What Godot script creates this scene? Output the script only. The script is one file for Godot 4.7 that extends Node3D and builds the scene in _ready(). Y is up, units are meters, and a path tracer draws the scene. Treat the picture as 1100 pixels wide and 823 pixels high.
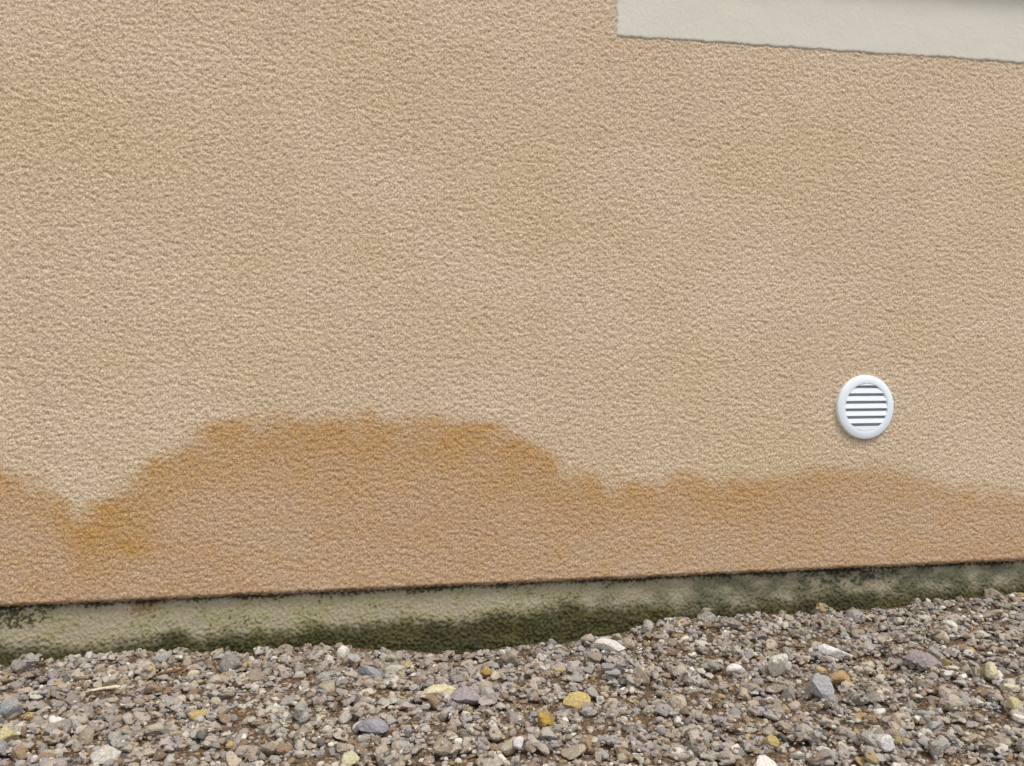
extends Node3D
# A beige roughcast house wall with a rusty damp stain, a mossy concrete plinth, a round white
# ventilation grille, the smooth surround of a window, and loose gravel at the foot of the wall.
# Wall face: z = 0, looking towards +z. x runs to the right along the wall, y is up, metres.

const SKIN_BOTTOM := 0.108          # lower edge of the roughcast
const PLINTH_Z := -0.018            # the plinth stands back behind the roughcast
const SUR := Rect2(0.596, 1.369, 2.0, 1.36)      # outer rectangle of the window surround
const OPEN := Rect2(0.756, 1.598, 1.68, 1.0)     # window opening

# upper edge of the damp stain, height over x
const TIDE := [[-4.0, 0.35], [-1.4, 0.37], [-1.0, 0.42], [-0.726, 0.39], [-0.655, 0.365], [-0.601, 0.319], [-0.574, 0.292], [-0.546, 0.303], [-0.49, 0.345], [-0.414, 0.403], [-0.357, 0.45], [-0.28, 0.481], [-0.163, 0.49], [0.038, 0.493], [0.247, 0.483], [0.343, 0.462], [0.419, 0.414], [0.485, 0.354], [0.575, 0.332], [0.688, 0.33], [0.828, 0.331], [0.97, 0.329], [1.067, 0.345], [1.165, 0.357], [1.265, 0.357], [1.393, 0.333], [1.524, 0.292], [1.684, 0.269], [2.2, 0.3], [2.8, 0.26], [5.0, 0.3]]
# how far the rusty stain reaches down, and how strong it is
const BAND := [[-4.0, 0.08], [-0.73, 0.082], [-0.62, 0.077], [-0.57, 0.133], [-0.49, 0.138], [-0.41, 0.125], [-0.28, 0.133], [0.04, 0.163], [0.12, 0.133], [0.33, 0.163], [0.46, 0.112], [0.69, 0.086], [0.92, 0.09], [1.07, 0.056], [1.24, 0.034], [1.52, 0.056], [1.68, 0.034], [5.0, 0.05]]
const RUST := [[-4.0, 0.5], [-0.73, 0.6], [-0.62, 0.75], [-0.56, 1.0], [-0.49, 1.0], [-0.4, 0.8], [-0.26, 0.75], [0.04, 0.85], [0.33, 0.9], [0.46, 0.75], [0.64, 0.75], [0.92, 0.8], [1.04, 0.5], [1.24, 0.42], [1.52, 0.45], [1.68, 0.4], [5.0, 0.5]]
# upper edge of the moss on the plinth
const MOSS := [[-4.0, 0.03], [-0.736, 0.035], [-0.627, 0.025], [-0.516, 0.023], [-0.431, 0.035], [-0.402, 0.047], [-0.325, 0.033], [-0.266, 0.034], [-0.107, 0.036], [0.037, 0.039], [0.12, 0.043], [0.205, 0.034], [0.291, 0.04], [0.378, 0.045], [0.467, 0.06], [0.58, 0.055], [0.694, 0.045], [0.835, 0.035], [0.931, 0.039], [1.077, 0.044], [1.177, 0.053], [1.433, 0.052], [1.699, 0.054], [5.0, 0.05]]
# height of the gravel along the foot of the wall
const FOOT := [[-4.0, 0.0], [-1.0, -0.015], [-0.737, -0.012], [-0.628, -0.003], [-0.516, 0.011], [-0.286, 0.002], [-0.107, -0.004], [0.036, -0.016], [0.205, -0.037], [0.356, -0.03], [0.557, -0.015], [0.695, 0.007], [0.931, 0.013], [1.177, 0.016], [1.433, 0.025], [1.7, 0.029], [2.4, 0.02], [5.0, 0.0]]

# heap of the gravel bed while stones are dropped on it
const BED_X0 := -1.75
const BED_X1 := 2.6
const BED_Z1 := 1.2
const CELL := 0.005
var bed := PackedFloat32Array()
var bed_w := 0
var bed_h := 0

var rng := RandomNumberGenerator.new()
var names := {}
var n_lump := FastNoiseLite.new()
var n_fine := FastNoiseLite.new()
var n_big := FastNoiseLite.new()
var n_mid := FastNoiseLite.new()
var n_grain := FastNoiseLite.new()


# ---------- helpers ----------
func numbered(called: String) -> String:
	names[called] = names.get(called, -1) + 1
	return called if names[called] == 0 else "%s_%03d" % [called, names[called]]

func tag(o: Node, label: String, category: String, group := "") -> void:
	o.set_meta("label", label)
	o.set_meta("category", category)
	if group != "":
		o.set_meta("group", group)

func put(called: String, mesh: Mesh, material: Material, parent: Node) -> MeshInstance3D:
	var o := MeshInstance3D.new()
	o.name = numbered(called) if parent == self else called
	o.mesh = mesh
	if material:
		o.material_override = material
	parent.add_child(o, true)
	return o

func along(table: Array, x: float) -> float:
	var last: int = table.size() - 1
	if x <= table[0][0]:
		return table[0][1]
	for i in last:
		if x < table[i + 1][0]:
			var t: float = (x - table[i][0]) / (table[i + 1][0] - table[i][0])
			return lerpf(table[i][1], table[i + 1][1], t * t * (3.0 - 2.0 * t) * 0.5 + t * 0.5)
	return table[last][1]

func setup_noise(n: FastNoiseLite, number: int, frequency: float, octaves := 1) -> void:
	n.seed = number
	n.noise_type = FastNoiseLite.TYPE_SIMPLEX_SMOOTH
	n.frequency = frequency
	n.fractal_type = FastNoiseLite.FRACTAL_FBM if octaves > 1 else FastNoiseLite.FRACTAL_NONE
	n.fractal_octaves = octaves

func noise_texture(number: int, frequency: float, octaves: int, dark: Color, light: Color, size := 512, kind := FastNoiseLite.TYPE_SIMPLEX_SMOOTH) -> NoiseTexture2D:
	var t := NoiseTexture2D.new()
	t.width = size
	t.height = size
	t.seamless = true
	var n := FastNoiseLite.new()
	setup_noise(n, number, frequency, octaves)
	n.noise_type = kind
	t.noise = n
	var g := Gradient.new()
	g.colors = PackedColorArray([dark, light])
	g.offsets = PackedFloat32Array([0.15, 0.85])
	t.color_ramp = g
	return t

func srgb(r: float, g: float, b: float) -> Color:      # linear base colour -> what albedo_color wants
	return Color(r, g, b).linear_to_srgb()

func mat(color: Color, rough: float, texture: Texture2D = null, scale := 1.0, relief := 0.0, vertex := false, world := true) -> StandardMaterial3D:
	var m := StandardMaterial3D.new()
	m.albedo_color = color
	m.roughness = rough
	m.metallic_specular = 0.3
	m.vertex_color_use_as_albedo = vertex
	if texture:
		m.albedo_texture = texture
		m.uv1_triplanar = true
		m.uv1_world_triplanar = world
		m.uv1_scale = Vector3.ONE * scale
		if relief > 0.0:
			m.heightmap_enabled = true
			m.heightmap_texture = texture
			m.heightmap_scale = relief
	return m

func box(st: SurfaceTool, lo: Vector3, hi: Vector3, bevel := 0.0) -> void:
	# a box whose edges are chamfered
	var c := (lo + hi) / 2.0
	var h := (hi - lo) / 2.0
	var b := minf(bevel, minf(h.x, minf(h.y, h.z)) * 0.9)
	var pts := {}
	for sx in [-1, 1]:
		for sy in [-1, 1]:
			for sz in [-1, 1]:
				var s := Vector3(sx, sy, sz)
				pts[[sx, sy, sz, 0]] = c + s * Vector3(h.x, h.y - b, h.z - b)
				pts[[sx, sy, sz, 1]] = c + s * Vector3(h.x - b, h.y, h.z - b)
				pts[[sx, sy, sz, 2]] = c + s * Vector3(h.x - b, h.y - b, h.z)
	var quad := func(p: Array) -> void:
		var n: Vector3 = (p[2] - p[0]).cross(p[3] - p[1])
		if n.length() < 1e-12:
			return
		n = n.normalized()
		var mid: Vector3 = (p[0] + p[1] + p[2] + p[3]) / 4.0
		var q := p
		if n.dot(mid - c) < 0:
			n = -n
			q = [p[3], p[2], p[1], p[0]]
		for k in [0, 2, 1, 0, 3, 2]:
			st.set_normal(n)
			st.add_vertex(q[k])
	for s in [-1, 1]:
		quad.call([pts[[s, -1, -1, 0]], pts[[s, 1, -1, 0]], pts[[s, 1, 1, 0]], pts[[s, -1, 1, 0]]])
		quad.call([pts[[-1, s, -1, 1]], pts[[1, s, -1, 1]], pts[[1, s, 1, 1]], pts[[-1, s, 1, 1]]])
		quad.call([pts[[-1, -1, s, 2]], pts[[1, -1, s, 2]], pts[[1, 1, s, 2]], pts[[-1, 1, s, 2]]])
	if b > 0.0:
		for s in [-1, 1]:
			for t in [-1, 1]:
				quad.call([pts[[s, t, -1, 0]], pts[[s, t, 1, 0]], pts[[s, t, 1, 1]], pts[[s, t, -1, 1]]])
				quad.call([pts[[s, -1, t, 0]], pts[[s, 1, t, 0]], pts[[s, 1, t, 2]], pts[[s, -1, t, 2]]])
				quad.call([pts[[-1, s, t, 1]], pts[[1, s, t, 1]], pts[[1, s, t, 2]], pts[[-1, s, t, 2]]])
				for u in [-1, 1]:
					var tri := [pts[[s, t, u, 0]], pts[[s, t, u, 1]], pts[[s, t, u, 2]]]
					var n: Vector3 = (tri[1] - tri[0]).cross(tri[2] - tri[0]).normalized()
					if n.dot(Vector3(s, t, u)) > 0:
						tri.reverse()
					else:
						n = -n
					for v in tri:
						st.set_normal(n)
						st.add_vertex(v)

func start() -> SurfaceTool:
	var st := SurfaceTool.new()
	st.begin(Mesh.PRIMITIVE_TRIANGLES)
	return st


# ---------- the roughcast ----------
func lump(x: float, y: float) -> float:
	# flattened lumps thrown on and pressed, wider than high
	var wx := x + 0.006 * n_mid.get_noise_2d(x * 9.0 + 7.0, y * 9.0)
	var a := n_lump.get_noise_2d(wx, y * 1.75)
	var b := n_fine.get_noise_2d(x, y * 1.45)
	var c := n_grain.get_noise_2d(x * 0.85, y * 1.35)
	var flat := minf(a, 0.28 + 0.35 * (a - 0.28)) if a > 0.28 else a
	return 0.00115 * flat + 0.0010 * b + 0.00066 * c

func grid_lines(lo: float, dense_lo: float, dense_hi: float, hi: float, step: float) -> PackedFloat32Array:
	var out := PackedFloat32Array()
	var left := PackedFloat32Array()
	var p := dense_lo
	var s := step
	while p > lo:
		s = minf(s * 1.03, 0.03)
		p -= s
		left.append(maxf(p, lo))
	left.reverse()
	out.append_array(left)
	p = dense_lo
	while p < dense_hi:
		out.append(p)
		p += step
	s = step
	while p < hi:
		out.append(p)
		s = minf(s * 1.03, 0.03)
		p += s
	out.append(hi)
	return out

func wall_color(x: float, y: float) -> Color:
	var big := n_big.get_noise_2d(x, y)
	var big2 := n_big.get_noise_2d(x + 31.0, y * 1.3 - 17.0)
	var mid := n_mid.get_noise_2d(x * 1.0, y * 1.4)
	var grain := n_fine.get_noise_2d(x * 0.8 + 5.0, y * 1.4)
	var spot := n_grain.get_noise_2d(x * 0.7 - 3.0, y * 1.1)
	# sand-coloured render, here yellower, there pinker or more washed out
	var c := Color(0.640, 0.520, 0.362)
	c = c.lerp(Color(0.655, 0.525, 0.392), clampf(0.5 + 1.2 * big, 0.0, 1.0))
	c = c.lerp(Color(0.690, 0.580, 0.450), clampf(0.25 + 0.9 * big2 + 0.4 * mid, 0.0, 0.7))
	c = c.lerp(Color(0.620, 0.475, 0.308), clampf(mid * 0.8 - 0.1, 0.0, 0.4))
	var tide := along(TIDE, x)
	var edge := tide - y + 0.026 * mid + 0.010 * grain + 0.008 * spot
	# salts have left the render below the tide line pinker
	var damp := smoothstep(-0.035, 0.035, edge)
	var low := Color(0.555, 0.395, 0.258).lerp(Color(0.585, 0.432, 0.300), clampf(0.5 + 1.5 * big2, 0.0, 1.0))
	low = low.lerp(Color(0.53, 0.345, 0.182), clampf(0.12 + 1.2 * mid + 0.5 * grain, 0.0, 0.55))
	c = c.lerp(low, damp)
	# rust carried up to the tide line
	var reach := along(BAND, x)
	var k := along(RUST, x) * smoothstep(-0.034, 0.022, edge) * (1.0 - smoothstep(reach * 0.25, reach * 1.6, edge + 0.03 * mid))
	# the strong blot with a sharp left edge
	if x > -0.62 and x < -0.36:
		var blot := smoothstep(-0.582, -0.566, x + 0.006 * grain + 0.004 * spot) * (1.0 - smoothstep(-0.47, -0.38, x + 0.03 * mid)) * smoothstep(0.175, 0.225, y + 0.02 * mid) * (1.0 - smoothstep(0.27, 0.33, y + 0.02 * mid))
		k = maxf(k, blot * 1.05)
	k *= clampf(0.82 + 0.5 * mid + 0.35 * grain + 0.25 * spot, 0.25, 1.15)
	c = c.lerp(Color(0.515, 0.308, 0.110), clampf(k * 0.82, 0.0, 0.95))
	var tone := 1.04 + 0.09 * grain + 0.11 * spot + 0.04 * mid
	# black mould clinging to the very edge of the render
	var mould := clampf(0.9 + 1.1 * mid + 1.0 * grain - (y - SKIN_BOTTOM) / 0.006, 0.0, 1.0)
	c = Color(c.r * tone, c.g * tone, c.b * tone)
	return c.lerp(Color(0.045, 0.038, 0.022), mould * 0.75)

func wall_mesh() -> ArrayMesh:
	var xs := grid_lines(-4.0, -1.0, 2.0, 5.0, 0.0027)
	var ys := grid_lines(SKIN_BOTTOM, SKIN_BOTTOM, 1.62, 2.8, 0.0027)
	var nx := xs.size()
	var ny := ys.size()
	var h := PackedFloat32Array()
	h.resize(nx * ny)
	for j in ny:
		var y := ys[j]
		var fall := 0.007 * pow(1.0 - smoothstep(0.0, 0.012, y - SKIN_BOTTOM), 2.0)
		for i in nx:
			h[j * nx + i] = lump(xs[i], y) - fall
	var v := PackedVector3Array()
	var n := PackedVector3Array()
	var col := PackedColorArray()
	v.resize(nx * (ny + 1))
	n.resize(nx * (ny + 1))
	col.resize(nx * (ny + 1))
	for j in ny:
		var y := ys[j]
		var j0 := maxi(j - 1, 0)
		var j1 := mini(j + 1, ny - 1)
		var dy := ys[j1] - ys[j0]
		for i in nx:
			var i0 := maxi(i - 1, 0)
			var i1 := mini(i + 1, nx - 1)
			var at := j * nx + i
			var yy := y
			if j == 0:
				yy += 0.0022 * n_fine.get_noise_2d(xs[i], 3.0) + 0.0018 * n_mid.get_noise_2d(xs[i] * 2.0, 9.0)
			v[at] = Vector3(xs[i], yy, h[at])
			n[at] = Vector3(-(h[j * nx + i1] - h[j * nx + i0]) / (xs[i1] - xs[i0]), -(h[j1 * nx + i] - h[j0 * nx + i]) / dy, 1.0).normalized()
			col[at] = wall_color(xs[i], y)
	for i in nx:                                   # the underside, back to the plinth
		var at := ny * nx + i
		v[at] = Vector3(xs[i], v[i].y + 0.001, -0.03)
		n[at] = Vector3(0, -1, 0)
		col[at] = col[i]
	var idx := PackedInt32Array()
	var inner := SUR.grow(-0.004)
	for j in ny - 1:
		var cy := (ys[j] + ys[j + 1]) / 2.0
		var cut := cy > inner.position.y and cy < inner.end.y
		for i in nx - 1:
			if cut:
				var cx := (xs[i] + xs[i + 1]) / 2.0
				if cx > inner.position.x and cx < inner.end.x:
					continue
			var a := j * nx + i
			idx.append_array(PackedInt32Array([a, a + nx, a + nx + 1, a, a + nx + 1, a + 1]))
	for i in nx - 1:
		var a := ny * nx + i
		idx.append_array(PackedInt32Array([a, i, i + 1, a, i + 1, a + 1]))
	return arrays(v, n, col, idx)

func arrays(v: PackedVector3Array, n: PackedVector3Array, col: PackedColorArray, idx: PackedInt32Array) -> ArrayMesh:
	var a := []
	a.resize(Mesh.ARRAY_MAX)
	a[Mesh.ARRAY_VERTEX] = v
	a[Mesh.ARRAY_NORMAL] = n
	a[Mesh.ARRAY_COLOR] = col
	if idx.size():
		a[Mesh.ARRAY_INDEX] = idx
	var m := ArrayMesh.new()
	m.add_surface_from_arrays(Mesh.PRIMITIVE_TRIANGLES, a)
	return m

func plinth_mesh() -> ArrayMesh:
	var xs := grid_lines(-4.0, -0.85, 1.85, 5.0, 0.0022)
	var ys := PackedFloat32Array()
	var y := -0.16
	while y < SKIN_BOTTOM + 0.02:
		ys.append(y)
		y += 0.012 if y < -0.06 else 0.0022
	var nx := xs.size()
	var ny := ys.size()
	var v := PackedVector3Array()
	var col := PackedColorArray()
	v.resize(nx * ny)
	col.resize(nx * ny)
	for i in nx:
		var x := xs[i]
		var edge := along(MOSS, x)
		var side := smoothstep(0.30, 0.95, x + 0.12 * n_mid.get_noise_2d(x, 40.0))       # damper and greyer to the right
		var tufts := 0.010 * n_mid.get_noise_2d(x * 1.6, 12.0) + 0.005 * n_fine.get_noise_2d(x * 0.8, 2.0)
		for j in ny:
			y = ys[j]
			var mid := n_mid.get_noise_2d(x * 1.2, y * 2.0 + 60.0)
			var fine := n_fine.get_noise_2d(x, y + 8.0)
			var grain := n_grain.get_noise_2d(x * 0.8, y * 0.9 + 4.0)
			var moss := smoothstep(-0.012, 0.030, edge + tufts - y + 0.008 * fine + 0.006 * grain + 0.014 * mid)
			var z := PLINTH_Z + 0.0012 * mid + 0.0009 * fine + 0.0004 * grain
			z += moss * (0.0025 + 0.003 * maxf(0.0, mid + 0.3) + 0.0011 * fine + 0.0005 * grain)
			v[j * nx + i] = Vector3(x, y, z)
			# cement, thin algae film in patches, then cushions of moss
			var c := Color(0.465, 0.405, 0.290).lerp(Color(0.42, 0.385, 0.225), clampf(0.4 + 1.6 * mid, 0.0, 1.0))
			var film := clampf(side * (0.74 + 0.8 * mid + 0.25 * fine), 0.0, 0.95)
			c = c.lerp(Color(0.150, 0.150, 0.104), film)
			# black lichen specks: thick at the far left, at x = 1.2 and scattered elsewhere
			var thick := 1.0 - smoothstep(-0.72, -0.60, x)
			thick = maxf(thick, 0.75 * smoothstep(1.02, 1.12, x) * (1.0 - smoothstep(1.28, 1.42, x)))
			thick *= smoothstep(0.045, 0.065, y)
			thick = maxf(thick, 0.12)
			var speck := clampf((thick * 1.05 + 0.7 * n_fine.get_noise_2d(x * 0.55, y * 0.75 + 21.0) + 0.6 * grain + 0.6 * mid - 0.72) * 2.6, 0.0, 1.0)
			c = c.lerp(Color(0.03, 0.028, 0.016), speck * 0.85)
			# a rusty smear under the stain
			var smear := (1.0 - smoothstep(0.3, 1.0, Vector2((x + 0.455 + (y - 0.08) * -0.5) / 0.045, (y - 0.092) / 0.026).length() + 0.4 * fine))
			c = c.lerp(Color(0.34, 0.215, 0.105), smear * 0.75)
			var green := Color(0.060, 0.058, 0.024).lerp(Color(0.150, 0.138, 0.045), clampf(0.36 + 1.0 * mid + 0.55 * fine + 0.3 * grain, 0.0, 1.0))
			green = green.lerp(Color(0.056, 0.053, 0.034), clampf(0.55 * n_big.get_noise_2d(x * 3.0, 2.0) + 0.24 + 0.8 * mid, 0.0, 0.8))
			c = c.lerp(green, moss)
			# black crust creeping down from the joint
			var crust := clampf((1.15 + 0.8 * mid + 0.7 * fine + 0.4 * grain) - (SKIN_BOTTOM - 0.003 - y) / 0.009, 0.0, 1.0)
			c = c.lerp(Color(0.022, 0.020, 0.012), crust * 0.9)
			var tone := 1.0 + 0.12 * fine + 0.10 * grain
			col[j * nx + i] = Color(c.r * tone, c.g * tone, c.b * tone)
	var n := PackedVector3Array()
	n.resize(nx * ny)
	for j in ny:
		for i in nx:
			var ax := v[j * nx + mini(i + 1, nx - 1)] - v[j * nx + maxi(i - 1, 0)]
			var ay := v[mini(j + 1, ny - 1) * nx + i] - v[maxi(j - 1, 0) * nx + i]
			n[j * nx + i] = ax.cross(ay).normalized()
	var idx := PackedInt32Array()
	for j in ny - 1:
		for i in nx - 1:
			var a := j * nx + i
			idx.append_array(PackedInt32Array([a, a + nx, a + nx + 1, a, a + nx + 1, a + 1]))
	return arrays(v, n, col, idx)


# ---------- stones ----------
func icosphere(level: int) -> Array:
	var t := (1.0 + sqrt(5.0)) / 2.0
	var v := [Vector3(-1, t, 0), Vector3(1, t, 0), Vector3(-1, -t, 0), Vector3(1, -t, 0), Vector3(0, -1, t), Vector3(0, 1, t), Vector3(0, -1, -t), Vector3(0, 1, -t), Vector3(t, 0, -1), Vector3(t, 0, 1), Vector3(-t, 0, -1), Vector3(-t, 0, 1)]
	for i in v.size():
		v[i] = v[i].normalized()
	var f := [[0, 11, 5], [0, 5, 1], [0, 1, 7], [0, 7, 10], [0, 10, 11], [1, 5, 9], [5, 11, 4], [11, 10, 2], [10, 7, 6], [7, 1, 8], [3, 9, 4], [3, 4, 2], [3, 2, 6], [3, 6, 8], [3, 8, 9], [4, 9, 5], [2, 4, 11], [6, 2, 10], [8, 6, 7], [9, 8, 1]]
	for l in level:
		var cache := {}
		var g := []
		for tri in f:
			var m := []
			for k in 3:
				var a: int = mini(tri[k], tri[(k + 1) % 3])
				var b: int = maxi(tri[k], tri[(k + 1) % 3])
				if not cache.has([a, b]):
					cache[[a, b]] = v.size()
					v.append(((v[a] + v[b]) / 2.0).normalized())
				m.append(cache[[a, b]])
			g.append_array([[tri[0], m[0], m[2]], [tri[1], m[1], m[0]], [tri[2], m[2], m[1]], m])
		f = g
	return [v, f]

func stone_mesh(level: int, planes: int, sharp: float) -> ArrayMesh:
	# a broken stone about 1 across: a ball cut by random planes, in flat facets
	var s := icosphere(level)
	var cuts := []
	for k in planes:
		var d := Vector3(rng.randfn(), rng.randfn(), rng.randfn()).normalized()
		cuts.append([d, rng.randf_range(0.42, 0.76)])
	var pts := []
	for p in s[0]:
		var r := 1.0
		for c in cuts:
			var dot: float = p.dot(c[0])
			if dot > 0.05:
				r = minf(r, c[1] / dot)
		pts.append(p * r * (1.0 + rng.randf_range(-0.035, 0.035)) * 0.62)
	var v := PackedVector3Array()
	var n := PackedVector3Array()
	var col := PackedColorArray()
	for tri in s[1]:
		var a: Vector3 = pts[tri[0]]
		var b: Vector3 = pts[tri[1]]
		var c: Vector3 = pts[tri[2]]
		var fn := (b - a).cross(c - a).normalized()
		for q in [a, c, b]:
			v.append(q)
			n.append(fn.lerp(q.normalized(), 1.0 - sharp).normalized())
			col.append(Color.WHITE)
	return arrays(v, n, col, PackedInt32Array())

func ground_level(x: float, z: float) -> float:
	var near := along(FOOT, x)
	var far := 0.004 + 0.010 * smoothstep(0.4, 1.6, x)
	return lerpf(near, far, smoothstep(0.02, 0.42, z)) + 0.010 * n_big.get_noise_2d(x * 2.0, z * 2.0 + 90.0) + 0.004 * n_mid.get_noise_2d(x, z + 50.0)

func rest_height(x: float, z: float, r: float) -> float:
	var i0 := clampi(int((x - r - BED_X0) / CELL), 0, bed_w - 1)
	var i1 := clampi(int((x + r - BED_X0) / CELL), 0, bed_w - 1)
	var j0 := clampi(int((z - r + 0.02) / CELL), 0, bed_h - 1)
	var j1 := clampi(int((z + r + 0.02) / CELL), 0, bed_h - 1)
	var total := 0.0
	var top := -1.0
	var count := 0
	for j in range(j0, j1 + 1):
		for i in range(i0, i1 + 1):
			var b := bed[j * bed_w + i]
			total += b
			top = maxf(top, b)
			count += 1
	return lerpf(total / count, top, 0.3)

func heap_up(x: float, z: float, r: float, top: float) -> void:
	var i0 := clampi(int((x - r - BED_X0) / CELL), 0, bed_w - 1)
	var i1 := clampi(int((x + r - BED_X0) / CELL), 0, bed_w - 1)
	var j0 := clampi(int((z - r + 0.02) / CELL), 0, bed_h - 1)
	var j1 := clampi(int((z + r + 0.02) / CELL), 0, bed_h - 1)
	for j in range(j0, j1 + 1):
		for i in range(i0, i1 + 1):
			var dx := BED_X0 + (i + 0.5) * CELL - x
			var dz := -0.02 + (j + 0.5) * CELL - z
			var q := (dx * dx + dz * dz) / (r * r)
			if q < 1.0:
				bed[j * bed_w + i] = maxf(bed[j * bed_w + i], top - q * r * 0.5)

func settle(x: float, z: float, size: Vector3, tilt: float, yaw: float) -> Transform3D:
	# size: length, height, width. Lays the stone on what is there and adds it to the heap.
	var r := (size.x + size.z) * 0.25
	var y := rest_height(x, z, r * 0.8) + size.y * 0.30
	heap_up(x, z, r * 0.9, y + size.y * 0.36)
	var b := Basis(Vector3.UP, yaw) * Basis(Vector3(rng.randfn(), 0.0, rng.randfn()).normalized(), tilt)
	return Transform3D(b * Basis.from_scale(size), Vector3(x, y, z))


func _ready() -> void:
	rng.seed = 20417
	# ---------- camera ----------
	var cam := Camera3D.new()
	cam.name = "camera"
	cam.fov = 46.84
	cam.near = 0.05
	cam.far = 400.0
	add_child(cam)
	cam.position = Vector3(0.0, 0.627, 1.989)
	cam.rotation_degrees = Vector3(-1.568, -10.088, 0.0)
	cam.current = true
	# ---------- sky and sun: an overcast day ----------
	var env := Environment.new()
	env.background_mode = Environment.BG_SKY
	var sm := ProceduralSkyMaterial.new()
	sm.sky_top_color = Color(0.89, 0.90, 0.92)
	sm.sky_horizon_color = Color(0.83, 0.84, 0.855)
	sm.sky_curve = 0.15
	sm.ground_bottom_color = Color(0.36, 0.33, 0.30)
	sm.ground_horizon_color = Color(0.62, 0.62, 0.62)
	var sky := Sky.new()
	sky.sky_material = sm
	env.sky = sky
	env.tonemap_mode = Environment.TONE_MAPPER_LINEAR
	env.tonemap_exposure = 1.86
	env.sdfgi_enabled = true
	env.ssao_enabled = true
	env.ssil_enabled = true
	var we := WorldEnvironment.new()
	we.name = "environment"
	we.environment = env
	add_child(we)
	var sun := DirectionalLight3D.new()
	sun.name = "sun"
	sun.light_energy = 0.5
	sun.light_angular_distance = 14.0
	sun.light_color = Color(1.0, 0.97, 0.93)
	sun.shadow_enabled = true
	add_child(sun)
	sun.position = Vector3(1.5, 4.0, 2.5)
	sun.look_at(Vector3(0.0, 0.0, 0.6))

	setup_noise(n_lump, 11, 1.0 / 0.023)
	setup_noise(n_fine, 23, 1.0 / 0.0105)
	setup_noise(n_grain, 37, 1.0 / 0.0062)
	setup_noise(n_mid, 51, 1.0 / 0.11, 3)
	setup_noise(n_big, 67, 1.0 / 0.55, 2)

	build_ground()
	build_house()
	build_grille()
	build_stones()
	build_litter()


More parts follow.
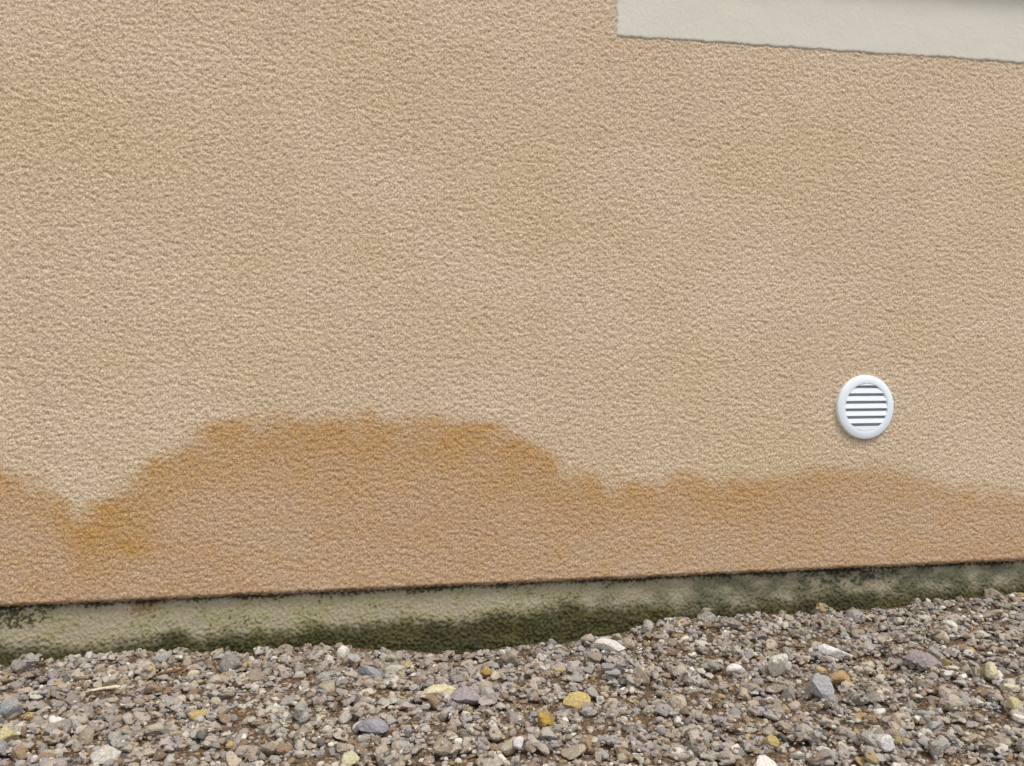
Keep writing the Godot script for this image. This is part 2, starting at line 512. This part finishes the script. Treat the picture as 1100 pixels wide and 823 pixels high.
# ---------- house ----------
func build_house() -> void:
	var house := Node3D.new()
	house.name = numbered("house")
	add_child(house)
	tag(house, "house with beige roughcast wall, rusty damp stain and mossy concrete plinth", "house")
	var sand := noise_texture(5, 0.11, 4, Color(0.66, 0.63, 0.59), Color(1, 1, 1))
	var w := put("wall", wall_mesh(), mat(Color.WHITE, 0.95, sand, 3.3, 0.13, true), house)
	w.set_meta("label", "beige roughcast wall with a rusty orange tide line of damp")
	var gritty := noise_texture(9, 0.16, 4, Color(0.66, 0.66, 0.64), Color(1, 1, 1))
	var p := put("plinth", plinth_mesh(), mat(Color.WHITE, 0.93, gritty, 5.0, 0.07, true), house)
	p.set_meta("label", "low cement plinth with dark green moss along the gravel")
	# masonry behind the render, closed all round
	var brickwork := mat(srgb(0.42, 0.38, 0.33), 0.95)
	var st := start()
	var zf := -0.03
	var zb := -0.26
	box(st, Vector3(-4, -0.3, zb), Vector3(OPEN.position.x, 2.8, zf))
	box(st, Vector3(OPEN.end.x, -0.3, zb), Vector3(5, 2.8, zf))
	box(st, Vector3(OPEN.position.x, -0.3, zb), Vector3(OPEN.end.x, OPEN.position.y - 0.02, zf))
	box(st, Vector3(OPEN.position.x, OPEN.end.y, zb), Vector3(OPEN.end.x, 2.8, zf))
	box(st, Vector3(-4, -0.3, -6.0), Vector3(-3.8, 2.8, zb))
	box(st, Vector3(4.8, -0.3, -6.0), Vector3(5, 2.8, zb))
	box(st, Vector3(-4, -0.3, -6.2), Vector3(5, 2.8, -6.0))
	put("masonry", st.commit(), brickwork, house)
	st = start()
	box(st, Vector3(-4.0, 2.8, -6.2), Vector3(5.0, 3.0, 0.01), 0.01)
	put("roof_slab", st.commit(), brickwork, house)
	st = start()
	box(st, Vector3(-3.8, -0.3, -6.0), Vector3(4.8, 0.2, zb))
	put("floor_slab", st.commit(), brickwork, house)
	# the smooth pale surround of the window
	var fine := noise_texture(15, 0.2, 4, Color(0.78, 0.78, 0.765), Color(1, 1, 1))
	var pale := mat(srgb(0.69, 0.675, 0.60), 0.9, fine, 4.0, 0.10)
	st = start()
	var zs := 0.0022
	var s0 := SUR.position
	var s1 := SUR.end
	rough_sheet(st, s0, Vector2(s1.x, OPEN.position.y - 0.02), zs)
	box(st, Vector3(s0.x, OPEN.position.y - 0.02, -0.03), Vector3(OPEN.position.x, s1.y, zs), 0.0004)
	box(st, Vector3(OPEN.end.x, OPEN.position.y - 0.02, -0.03), Vector3(s1.x, s1.y, zs), 0.0004)
	box(st, Vector3(OPEN.position.x, OPEN.end.y, -0.03), Vector3(OPEN.end.x, s1.y, zs), 0.0004)
	var sur := put("window_surround", st.commit(), pale, house)
	sur.set_meta("label", "smooth off-white band of render around the window")
	st = start()
	box(st, Vector3(OPEN.position.x - 0.05, OPEN.position.y - 0.02, zs), Vector3(OPEN.end.x + 0.05, OPEN.position.y + 0.02, 0.042), 0.004)
	box(st, Vector3(OPEN.position.x, OPEN.position.y - 0.02, -0.2), Vector3(OPEN.end.x, OPEN.position.y + 0.02, zs), 0.001)
	put("window_sill", st.commit(), pale, house)
	var win := Node3D.new()
	win.name = "window"
	house.add_child(win)
	var white := mat(srgb(0.78, 0.79, 0.80), 0.4)
	st = start()
	var a := OPEN.position + Vector2(0, 0.02)
	var e := OPEN.end
	box(st, Vector3(a.x, a.y, -0.19), Vector3(a.x + 0.07, e.y, -0.13), 0.004)
	box(st, Vector3(e.x - 0.07, a.y, -0.19), Vector3(e.x, e.y, -0.13), 0.004)
	box(st, Vector3(a.x + 0.07, a.y, -0.19), Vector3(e.x - 0.07, a.y + 0.07, -0.13), 0.004)
	box(st, Vector3(a.x + 0.07, e.y - 0.07, -0.19), Vector3(e.x - 0.07, e.y, -0.13), 0.004)
	box(st, Vector3((a.x + e.x) / 2 - 0.05, a.y + 0.07, -0.19), Vector3((a.x + e.x) / 2 + 0.05, e.y - 0.07, -0.125), 0.004)
	put("frame", st.commit(), white, win)
	var glass := StandardMaterial3D.new()
	glass.albedo_color = Color(0.85, 0.9, 0.9, 0.12)
	glass.transparency = BaseMaterial3D.TRANSPARENCY_ALPHA
	glass.roughness = 0.03
	for k in 2:
		st = start()
		var x0: float = a.x + 0.07 if k == 0 else (a.x + e.x) / 2 + 0.05
		box(st, Vector3(x0, a.y + 0.07, -0.165), Vector3(x0 + (e.x - a.x) / 2 - 0.12, e.y - 0.07, -0.161))
		put("pane", st.commit(), glass, win)


# a float-finished strip of render with a hand-cut lower and left edge that rounds back into the wall
func rough_sheet(st: SurfaceTool, lo: Vector2, hi: Vector2, z: float) -> void:
	var step := 0.0035
	var nx := int((hi.x - lo.x) / step)
	var ny := int((hi.y - lo.y) / step)
	var pts := []
	var nor := []
	for j in ny + 1:
		for i in nx + 1:
			var u := float(i) / nx
			var w := float(j) / ny
			var x := lerpf(lo.x, hi.x, u)
			var y := lerpf(lo.y, hi.y, w)
			var from_edge := minf((y - lo.y), (x - lo.x))
			var fade := 1.0 - smoothstep(0.0, 0.03, y - lo.y)
			y += fade * (0.0016 * n_fine.get_noise_2d(x * 0.7, 1.0) + 0.0030 * n_mid.get_noise_2d(x * 1.5, 70.0))
			fade = 1.0 - smoothstep(0.0, 0.03, x - lo.x)
			x += fade * (0.0014 * n_fine.get_noise_2d(y * 0.7, 5.0) + 0.0030 * n_mid.get_noise_2d(y * 2.0, 90.0))
			var drop := 0.0
			if from_edge < 0.0036:
				drop = 0.0008 if from_edge > 0.001 else 0.006
			pts.append(Vector3(x, y, z - drop + 0.00022 * n_fine.get_noise_2d(x, y) + 0.0002 * n_grain.get_noise_2d(x, y) + 0.0008 * n_mid.get_noise_2d(x, y)))
	for j in ny + 1:
		for i in nx + 1:
			var ax: Vector3 = pts[j * (nx + 1) + mini(i + 1, nx)] - pts[j * (nx + 1) + maxi(i - 1, 0)]
			var ay: Vector3 = pts[mini(j + 1, ny) * (nx + 1) + i] - pts[maxi(j - 1, 0) * (nx + 1) + i]
			nor.append(ax.cross(ay).normalized())
	for j in ny:
		for i in nx:
			var a := j * (nx + 1) + i
			for k in [a, a + nx + 1, a + nx + 2, a, a + nx + 2, a + 1]:
				st.set_normal(nor[k])
				st.add_vertex(pts[k])


# ---------- ventilation grille ----------
func lathe(profile: Array, around: int) -> ArrayMesh:
	var st := start()
	st.set_smooth_group(0)
	for k in around:
		var a0 := TAU * k / around
		var a1 := TAU * (k + 1) / around
		for i in profile.size() - 1:
			var p: Vector2 = profile[i]
			var q: Vector2 = profile[i + 1]
			var quad := [Vector3(p.x * cos(a0), p.x * sin(a0), p.y), Vector3(p.x * cos(a1), p.x * sin(a1), p.y), Vector3(q.x * cos(a1), q.x * sin(a1), q.y), Vector3(q.x * cos(a0), q.x * sin(a0), q.y)]
			for m in [0, 1, 2, 0, 2, 3]:
				st.add_vertex(quad[m])
	st.generate_normals()
	st.index()
	return st.commit()

func build_grille() -> void:
	var g := Node3D.new()
	g.name = numbered("ventilation_grille")
	add_child(g)
	g.position = Vector3(1.234, 0.508, 0.0035)
	g.scale = Vector3(0.975, 1.02, 1.0)
	tag(g, "round white plastic ventilation grille fixed to the beige roughcast wall", "vent")
	var plastic := mat(srgb(0.63, 0.685, 0.735), 0.45)
	plastic.metallic_specular = 0.5
	# flange: outside edge, rounded shoulder, face, lip, inside wall
	var ring := lathe([Vector2(0.0775, -0.006), Vector2(0.0775, 0.0025), Vector2(0.0770, 0.0042), Vector2(0.0758, 0.0054), Vector2(0.0740, 0.0062), Vector2(0.067, 0.0076), Vector2(0.0588, 0.0083), Vector2(0.0580, 0.0081), Vector2(0.0576, 0.0076), Vector2(0.0574, -0.004)], 96)
	put("flange", ring, plastic, g)
	var dark := mat(srgb(0.40, 0.42, 0.45), 0.7)
	put("backing", lathe([Vector2(0.0575, -0.0008), Vector2(0.0, -0.0008)], 48), dark, g)
	# the louvre slats, each cut to the circle; the first and last close the circle
	var slots := [0.049, 0.0300, 0.0118, -0.0062, -0.0242, -0.0418]
	var r := 0.0576
	var edges := [[slots[0] + 0.0033, r]]
	for k in 5:
		edges.append([slots[k + 1] + 0.0033, slots[k] - 0.0033])
	edges.append([-r, slots[5] - 0.0033])
	for k in edges.size():
		var lo: float = edges[k][0]
		var hi: float = edges[k][1]
		var st := start()
		var louvre: bool = k > 0 and k < edges.size() - 1
		# cross-section (y, z): the upper edge lies deeper, the lower edge hangs forward over the slot below
		var prof: Array
		if louvre:
			prof = [[hi + 0.0010, 0.0010], [hi, 0.0060], [lo + 0.0030, 0.0080], [lo + 0.0010, 0.0083], [lo, 0.0078], [lo, 0.0062], [lo + 0.0030, 0.0054], [hi, 0.0006]]
		else:
			prof = [[hi, 0.0046], [hi, 0.0078], [hi * 0.5 + lo * 0.5, 0.0083], [lo + 0.0008, 0.0083], [lo, 0.0076], [lo, 0.0046]]
		var segs := 24
		for i in segs:
			for m in prof.size():
				var m2: int = (m + 1) % prof.size()
				var quad := []
				for c in [[i, m], [i + 1, m], [i + 1, m2], [i, m2]]:
					var y: float = prof[c[1]][0]
					var half := sqrt(maxf(r * r - y * y, 0.0))
					quad.append(Vector3(lerpf(-half, half, float(c[0]) / segs), y, prof[c[1]][1]))
				st.set_smooth_group(-1)
				for q in [0, 2, 1, 0, 3, 2]:
					st.add_vertex(quad[q])
		st.generate_normals()
		put("slat", st.commit(), plastic, g)


# ---------- ground ----------
func build_ground() -> void:
	bed_w = int((BED_X1 - BED_X0) / CELL)
	bed_h = int((BED_Z1 + 0.02) / CELL)
	bed.resize(bed_w * bed_h)
	for j in bed_h:
		for i in bed_w:
			bed[j * bed_w + i] = ground_level(BED_X0 + (i + 0.5) * CELL, -0.02 + (j + 0.5) * CELL) - 0.016
	# one sheet: fine earth by the wall, coarser outwards to the horizon
	var xs := grid_lines(-150.0, BED_X0, BED_X1, 150.0, 0.012)
	var zs := PackedFloat32Array()
	var p := -0.03
	var s := 0.012
	while p < 150.0:
		zs.append(p)
		if p > BED_Z1:
			s *= 1.12
		p += s
	# spread the outer columns so that the sheet reaches far with few faces
	var cols := PackedFloat32Array()
	var reach := 150.0
	var left := PackedFloat32Array()
	s = 0.012
	p = BED_X0
	while p > -reach:
		s *= 1.12
		p -= s
		left.append(p)
	left.reverse()
	cols.append_array(left)
	p = BED_X0
	while p < BED_X1:
		cols.append(p)
		p += 0.012
	s = 0.012
	while p < reach:
		cols.append(p)
		s *= 1.12
		p += s
	xs = cols
	var nx := xs.size()
	var nz := zs.size()
	var v := PackedVector3Array()
	var col := PackedColorArray()
	v.resize(nx * nz)
	col.resize(nx * nz)
	for j in nz:
		for i in nx:
			var x := xs[i]
			var z := zs[j]
			var y := 0.0
			if x > BED_X0 - 0.5 and x < BED_X1 + 0.5 and z < BED_Z1 + 0.5:
				y = ground_level(x, z) - 0.014 + 0.002 * n_fine.get_noise_2d(x, z)
			else:
				y = -0.004
			var k := n_mid.get_noise_2d(x * 2.0, z * 2.0)
			v[j * nx + i] = Vector3(x, y, z)
			col[j * nx + i] = Color(0.205, 0.135, 0.075).lerp(Color(0.25, 0.20, 0.145), clampf(0.5 + k, 0.0, 1.0))
	var n := PackedVector3Array()
	n.resize(nx * nz)
	for j in nz:
		for i in nx:
			var ax := v[j * nx + mini(i + 1, nx - 1)] - v[j * nx + maxi(i - 1, 0)]
			var az := v[mini(j + 1, nz - 1) * nx + i] - v[maxi(j - 1, 0) * nx + i]
			n[j * nx + i] = az.cross(ax).normalized()
	var idx := PackedInt32Array()
	for j in nz - 1:
		for i in nx - 1:
			var a := j * nx + i
			idx.append_array(PackedInt32Array([a, a + 1, a + nx + 1, a, a + nx + 1, a + nx]))
	var earth := noise_texture(29, 0.07, 5, Color(0.45, 0.42, 0.40), Color(1, 1, 1))
	var o := put("ground", arrays(v, n, col, idx), mat(Color.WHITE, 0.97, earth, 4.0, 0.5, true), self)
	o.set_meta("kind", "structure")
	o.set_meta("label", "brown earth under the loose gravel at the foot of the wall")

func stone_color() -> Color:
	var t := rng.randf()
	var c: Color
	if t < 0.30:
		c = Color(0.395, 0.348, 0.312)            # warm mauve grey limestone
	elif t < 0.46:
		c = Color(0.350, 0.338, 0.325)            # cool grey
	elif t < 0.66:
		c = Color(0.400, 0.345, 0.270)            # dusty beige
	elif t < 0.77:
		c = Color(0.275, 0.200, 0.135)            # brown
	elif t < 0.88:
		c = Color(0.510, 0.475, 0.405)            # pale
	elif t < 0.92:
		c = Color(0.170, 0.155, 0.140)            # dark
	elif t < 0.985:
		c = Color(0.640, 0.610, 0.540)            # whitish
	else:
		c = Color(0.440, 0.330, 0.165)            # ochre
	var k := rng.randf_range(0.74, 1.20)
	return Color(c.r * k * rng.randf_range(0.97, 1.03), c.g * k, c.b * k * rng.randf_range(0.95, 1.05))

# stones that stand out: x, z, length, height, width, yaw, tilt, colour, label
const NOTABLE := [
	[0.555, 0.118, 0.058, 0.026, 0.034, 0.1, 0.15, [0.74, 0.71, 0.66], "largest white stone, lying close to the dark moss right of the middle"],
	[0.262, 0.190, 0.030, 0.020, 0.022, 0.9, 0.6, [0.47, 0.32, 0.12], "ochre stone leaning close under the mossiest stretch of plinth"],
	[0.275, 0.246, 0.018, 0.015, 0.016, 0.3, 0.3, [0.56, 0.50, 0.37], "small cream stone just in front of the leaning ochre stone"],
	[0.147, 0.360, 0.062, 0.022, 0.034, -0.1, 0.15, [0.66, 0.58, 0.40], "largest cream-yellow stone, flat and broad, left of the middle"],
	[0.390, 0.440, 0.047, 0.022, 0.030, 0.1, 0.1, [0.55, 0.42, 0.18], "bright yellow stone, the farther of the two yellow ones in the middle"],
	[0.323, 0.500, 0.038, 0.025, 0.032, 0.4, 0.2, [0.40, 0.27, 0.075], "mustard stone, the nearer of the two yellow ones in the middle"],
	[0.986, 0.310, 0.056, 0.020, 0.026, -0.5, 0.2, [0.76, 0.75, 0.73], "long white stone sloping down to the right, below the grille"],
	[0.816, 0.385, 0.034, 0.052, 0.026, 0.9, 0.2, [0.74, 0.72, 0.64], "white stone standing on end, left of the long white stone"],
	[0.751, 0.338, 0.033, 0.017, 0.024, 0.2, 0.2, [0.74, 0.71, 0.68], "squat white stone left of the white stone that stands on end"],
	[1.123, 0.388, 0.058, 0.034, 0.040, -0.4, 0.4, [0.31, 0.265, 0.265], "big mauve-grey stone tilted over a dark hollow, at the right"],
	[1.219, 0.470, 0.030, 0.026, 0.026, 0.2, 0.3, [0.60, 0.53, 0.37], "blocky cream-yellow stone near the right edge"],
	[1.212, 0.524, 0.038, 0.013, 0.024, -0.2, 0.2, [0.58, 0.53, 0.38], "flat cream-yellow stone in front of the blocky one near the right edge"],
	[1.145, 0.622, 0.030, 0.018, 0.024, 0.5, 0.2, [0.50, 0.44, 0.24], "greenish yellow stone, nearest of the yellow ones at the right edge"],
	[0.843, 0.492, 0.044, 0.044, 0.034, 0.2, 0.7, [0.32, 0.33, 0.335], "big blue-grey stone standing up right of the white stone on end"],
	[0.913, 0.448, 0.037, 0.020, 0.028, 0.1, 0.2, [0.44, 0.30, 0.16], "orange-tan stone right of the big standing blue-grey stone"],
	[0.826, 0.725, 0.036, 0.019, 0.026, -0.2, 0.2, [0.62, 0.61, 0.59], "smooth pale grey stone near the bottom edge at the right"],
	[-0.025, 0.060, 0.026, 0.024, 0.020, 0.6, 0.4, [0.74, 0.71, 0.62], "upright white stone standing out against the dark moss left of the middle"],
	[-0.055, 0.090, 0.018, 0.015, 0.015, 0.2, 0.3, [0.70, 0.67, 0.58], "small white stone left of the upright white stone by the moss"],
	[0.025, 0.190, 0.070, 0.024, 0.036, -0.45, 0.3, [0.30, 0.31, 0.315], "longest blue-grey stone, slanting below the upright white stone"],
	[0.082, 0.186, 0.032, 0.017, 0.022, 0.1, 0.2, [0.52, 0.48, 0.40], "pale stone at the right end of the long blue-grey one"],
	[-0.395, 0.526, 0.044, 0.022, 0.034, 0.3, 0.2, [0.56, 0.54, 0.48], "broad pale grey stone at the bottom edge on the left"],
	[-0.570, 0.420, 0.027, 0.027, 0.024, 0.4, 0.3, [0.52, 0.46, 0.26], "yellowish cream stone on the left edge"],
	[-0.610, 0.285, 0.037, 0.028, 0.030, 0.3, 0.3, [0.33, 0.335, 0.345], "blue-grey stone on the left edge"],
	[-0.259, 0.110, 0.042, 0.030, 0.032, 0.3, 0.2, [0.35, 0.325, 0.29], "big rounded grey stone near the plinth on the left"],
	[-0.250, 0.142, 0.020, 0.014, 0.015, 0.3, 0.3, [0.66, 0.65, 0.62], "small white stone just in front of the big rounded grey stone"],
	[-0.316, 0.190, 0.025, 0.013, 0.017, 0.1, 0.2, [0.58, 0.51, 0.36], "small cream stone left of the big rounded grey stone"],
	[-0.274, 0.390, 0.031, 0.010, 0.018, 0.0, 0.1, [0.48, 0.36, 0.17], "thin flat tan-yellow stone on the left"],
	[0.021, 0.322, 0.028, 0.011, 0.018, 0.1, 0.1, [0.54, 0.49, 0.40], "thin flat cream stone left of the largest cream-yellow stone"],
	[-0.011, 0.604, 0.027, 0.015, 0.020, 0.4, 0.2, [0.55, 0.52, 0.34], "cream stone at the bottom edge left of the middle"],
	[0.256, 0.615, 0.018, 0.015, 0.016, 0.4, 0.3, [0.64, 0.62, 0.62], "small white stone at the bottom edge near the middle"],
	[0.655, 0.346, 0.013, 0.011, 0.012, 0.4, 0.3, [0.74, 0.73, 0.70], "tiny bright white stone left of the squat white stone"],
	[0.662, 0.660, 0.026, 0.019, 0.022, 0.4, 0.3, [0.42, 0.33, 0.15], "ochre-tan stone near the bottom edge right of the middle"],
	[1.019, 0.370, 0.027, 0.015, 0.020, 0.4, 0.2, [0.55, 0.51, 0.38], "pale greenish-cream stone right of the long white stone"],
	[0.922, 0.565, 0.021, 0.013, 0.017, 0.2, 0.3, [0.66, 0.66, 0.66], "small white stone in front of the orange-tan stone"],
	[0.205, 0.408, 0.052, 0.024, 0.040, 0.2, 0.15, [0.33, 0.295, 0.30], "broad lavender-grey stone right of the largest cream-yellow stone"],
	[0.027, 0.480, 0.046, 0.022, 0.034, -0.3, 0.3, [0.31, 0.30, 0.325], "lavender-grey stone in front of the thin flat cream stone"],
]

func build_stones() -> void:
	var ground := get_node("ground")
	var speckle := noise_texture(41, 0.03, 4, Color(0.70, 0.69, 0.68), Color(1, 1, 1), 256)
	var fine := []          # few facets, for the small ones
	var coarse := []        # more facets
	for k in 6:
		fine.append(stone_mesh(1, 7, 1.0))
	for k in 12:
		coarse.append(stone_mesh(2, 9, 1.0))
	var tint := mat(Color.WHITE, 0.85, speckle, 0.9, 0.0, true, false)
	# the lie of the land: patches where the earth shows, and patches of coarser stone
	var all := []
	# lower layer
	var lots := [[24000, 0.006, 0.014], [15000, 0.010, 0.022], [2600, 0.018, 0.032], [380, 0.028, 0.044]]
	var sizes := []
	for lot in lots:
		for k in lot[0]:
			var t := rng.randf()
			sizes.append(lerpf(lot[1], lot[2], t * t))
	for k in range(sizes.size() - 1, 0, -1):
		var m := rng.randi_range(0, k)
		var keep: float = sizes[k]
		sizes[k] = sizes[m]
		sizes[m] = keep
	var spots := []
	for o in NOTABLE:
		spots.append(Vector3(o[0], o[1], o[2] * 0.5))
	var late := []
	for d in sizes:
		var x := rng.randf_range(BED_X0 + 0.05, BED_X1 - 0.05)
		var z: float = rng.randf_range(0.0, 1.0)
		z = -0.008 + d * 0.42 + z * (BED_Z1 - 0.06)
		var bare := n_mid.get_noise_2d(x * 0.8 + 70.0, z * 1.6)
		if bare > 0.12 and rng.randf() < smoothstep(0.12, 0.42, bare) * (0.9 if d > 0.012 else 0.55):
			continue
		var size := Vector3(d * rng.randf_range(0.95, 1.35), d * rng.randf_range(0.45, 0.85), d * rng.randf_range(0.75, 1.1))
		var tf := settle(x, z, size, absf(rng.randfn(0.0, 0.35)), rng.randf_range(-PI, PI))
		all.append([d, tf, stone_color()])
	# grit that fills the gaps
	for k in 24000:
		var d := rng.randf_range(0.0028, 0.0065)
		var x := rng.randf_range(-1.0, 2.05)
		var z := rng.randf_range(-0.006, 0.98)
		var size := Vector3(d * rng.randf_range(0.9, 1.5), d * rng.randf_range(0.6, 1.0), d)
		var tf := settle(x, z, size, rng.randf_range(0.0, 0.8), rng.randf_range(-PI, PI))
		var bare := n_mid.get_noise_2d(x * 0.8 + 70.0, z * 1.6)
		var shade := stone_color()
		if rng.randf() < smoothstep(-0.15, 0.35, bare):
			shade = Color(0.30, 0.205, 0.125) * rng.randf_range(0.7, 1.25)
		all.append([d, tf, shade])
	# the 300 that show largest are parts of their own
	var eye := Vector3(0.0, 0.627, 1.989)
	var ranked := []
	for k in all.size():
		var at: Vector3 = all[k][1].origin
		if at.x > -0.70 and at.x < 1.62 and at.z < 0.50 + 0.18 * (at.x + 0.54) + 0.02 and at.x > -0.74 + at.z * 0.4 and at.x < 1.69 - at.z * 0.8:
			ranked.append([all[k][0] / eye.distance_to(at), k])
	ranked.sort_custom(func(p, q): return p[0] > q[0])
	var single := {}
	var shades := []
	for k in 16:
		var c := stone_color()
		while c.g > 0.5:
			c = stone_color()
		shades.append(mat(srgb(c.r, c.g, c.b), 0.85, speckle, 0.9, 0.0, false, false))
	for k in mini(300, ranked.size()):
		single[ranked[k][1]] = true
		var o := put("stone", coarse[rng.randi() % coarse.size()], shades[rng.randi() % shades.size()], ground)
		o.transform = all[ranked[k][1]][1]
	# the rest is gravel: what nobody could count
	var heaps := []
	for k in fine.size() + coarse.size():
		heaps.append([])
	for k in all.size():
		if single.has(k):
			continue
		if all[k][0] > 0.014:
			heaps[fine.size() + rng.randi() % coarse.size()].append(k)
		else:
			heaps[rng.randi() % fine.size()].append(k)
	for h in heaps.size():
		var mm := MultiMesh.new()
		mm.transform_format = MultiMesh.TRANSFORM_3D
		mm.use_colors = true
		mm.mesh = fine[h] if h < fine.size() else coarse[h - fine.size()]
		mm.instance_count = heaps[h].size()
		for k in heaps[h].size():
			mm.set_instance_transform(k, all[heaps[h][k]][1])
			mm.set_instance_color(k, all[heaps[h][k]][2])
		var o := MultiMeshInstance3D.new()
		o.name = "gravel"
		o.multimesh = mm
		o.material_override = tint
		o.set_meta("kind", "stuff")
		ground.add_child(o, true)
	# the ones that stand out, each a thing of its own, lying on top
	for o in NOTABLE:
		var c: Array = o[7]
		var m := mat(srgb(c[0], c[1], c[2]), 0.8, speckle, 0.9, 0.0, false, false)
		var node := put("stone", stone_mesh(2, 9, 1.0), m, self)
		node.transform = settle(o[0], o[1], Vector3(o[2] * 1.12, o[3] * 1.3, o[4] * 1.1), o[6], o[5])
		tag(node, o[8], "stone", "loose stones that stand out on the gravel")


# ---------- small litter on the gravel ----------
func tube(points: Array, radii: Array, sides := 7) -> ArrayMesh:
	var st := start()
	for i in points.size() - 1:
		var a: Vector3 = points[i]
		var b: Vector3 = points[i + 1]
		var d := (b - a).normalized()
		var u := d.cross(Vector3.UP).normalized()
		var w := u.cross(d)
		for k in sides:
			var a0 := TAU * k / sides
			var a1 := TAU * (k + 1) / sides
			var d0 := u * cos(a0) + w * sin(a0)
			var d1 := u * cos(a1) + w * sin(a1)
			for q in [a + d0 * radii[i], b + d1 * radii[i + 1], a + d1 * radii[i], a + d0 * radii[i], b + d0 * radii[i + 1], b + d1 * radii[i + 1]]:
				st.add_vertex(q)
	st.generate_normals()
	return st.commit()

func build_litter() -> void:
	var y := rest_height(-0.365, 0.15, 0.025)
	var bark := mat(srgb(0.13, 0.075, 0.04), 0.9)
	var o := put("twig", tube([Vector3(-0.031, 0.001, 0.006), Vector3(-0.014, 0.003, 0.001), Vector3(0.005, 0.004, -0.002), Vector3(0.022, 0.006, -0.007), Vector3(0.031, 0.009, -0.008)], [0.0012, 0.0030, 0.0034, 0.0027, 0.0009]), bark, self)
	o.position = Vector3(-0.365, y + 0.003, 0.15)
	tag(o, "short dark brown twig on the gravel near the plinth at the left", "twig")
	y = rest_height(-0.473, 0.228, 0.025)
	var wood := mat(srgb(0.52, 0.45, 0.33), 0.85)
	o = put("wood_splinter", tube([Vector3(-0.034, 0.0015, 0.009), Vector3(-0.015, 0.004, 0.004), Vector3(0.008, 0.005, -0.001), Vector3(0.026, 0.005, -0.003), Vector3(0.034, 0.006, -0.002)], [0.0008, 0.0028, 0.0030, 0.0048, 0.0010], 5), wood, self)
	o.position = Vector3(-0.473, y, 0.228)
	tag(o, "long thin pale splinter lying on the gravel at the left", "splinter")
	# a tiny weed
	y = rest_height(-0.107, 0.589, 0.012)
	var plant := Node3D.new()
	plant.name = numbered("weed")
	add_child(plant)
	plant.position = Vector3(-0.107, y - 0.002, 0.589)
	tag(plant, "tiny dark green weed sprouting from the gravel at the bottom left", "weed")
	var leaf := mat(srgb(0.055, 0.085, 0.03), 0.7)
	leaf.cull_mode = BaseMaterial3D.CULL_DISABLED
	for k in 9:
		var st := start()
		var a := k * 2.4
		var out := Vector3(cos(a), 0, sin(a))
		var side := Vector3(-sin(a), 0, cos(a))
		var length := 0.008 + 0.003 * sin(k * 1.7)
		var rise := 0.3 + 0.09 * k
		var prev := []
		for m in 6:
			var t := m / 5.0
			var c := out * length * t + Vector3.UP * length * rise * (t - 0.45 * t * t)
			var half := 0.0024 * sin(PI * minf(t * 0.9 + 0.08, 1.0))
			var now := [c - side * half + Vector3.UP * half * 0.3, c, c + side * half + Vector3.UP * half * 0.3]
			if m > 0:
				for e in 2:
					for q in [prev[e], now[e], now[e + 1], prev[e], now[e + 1], prev[e + 1]]:
						st.add_vertex(q)
			prev = now
		st.generate_normals()
		put("leaf", st.commit(), leaf, plant)
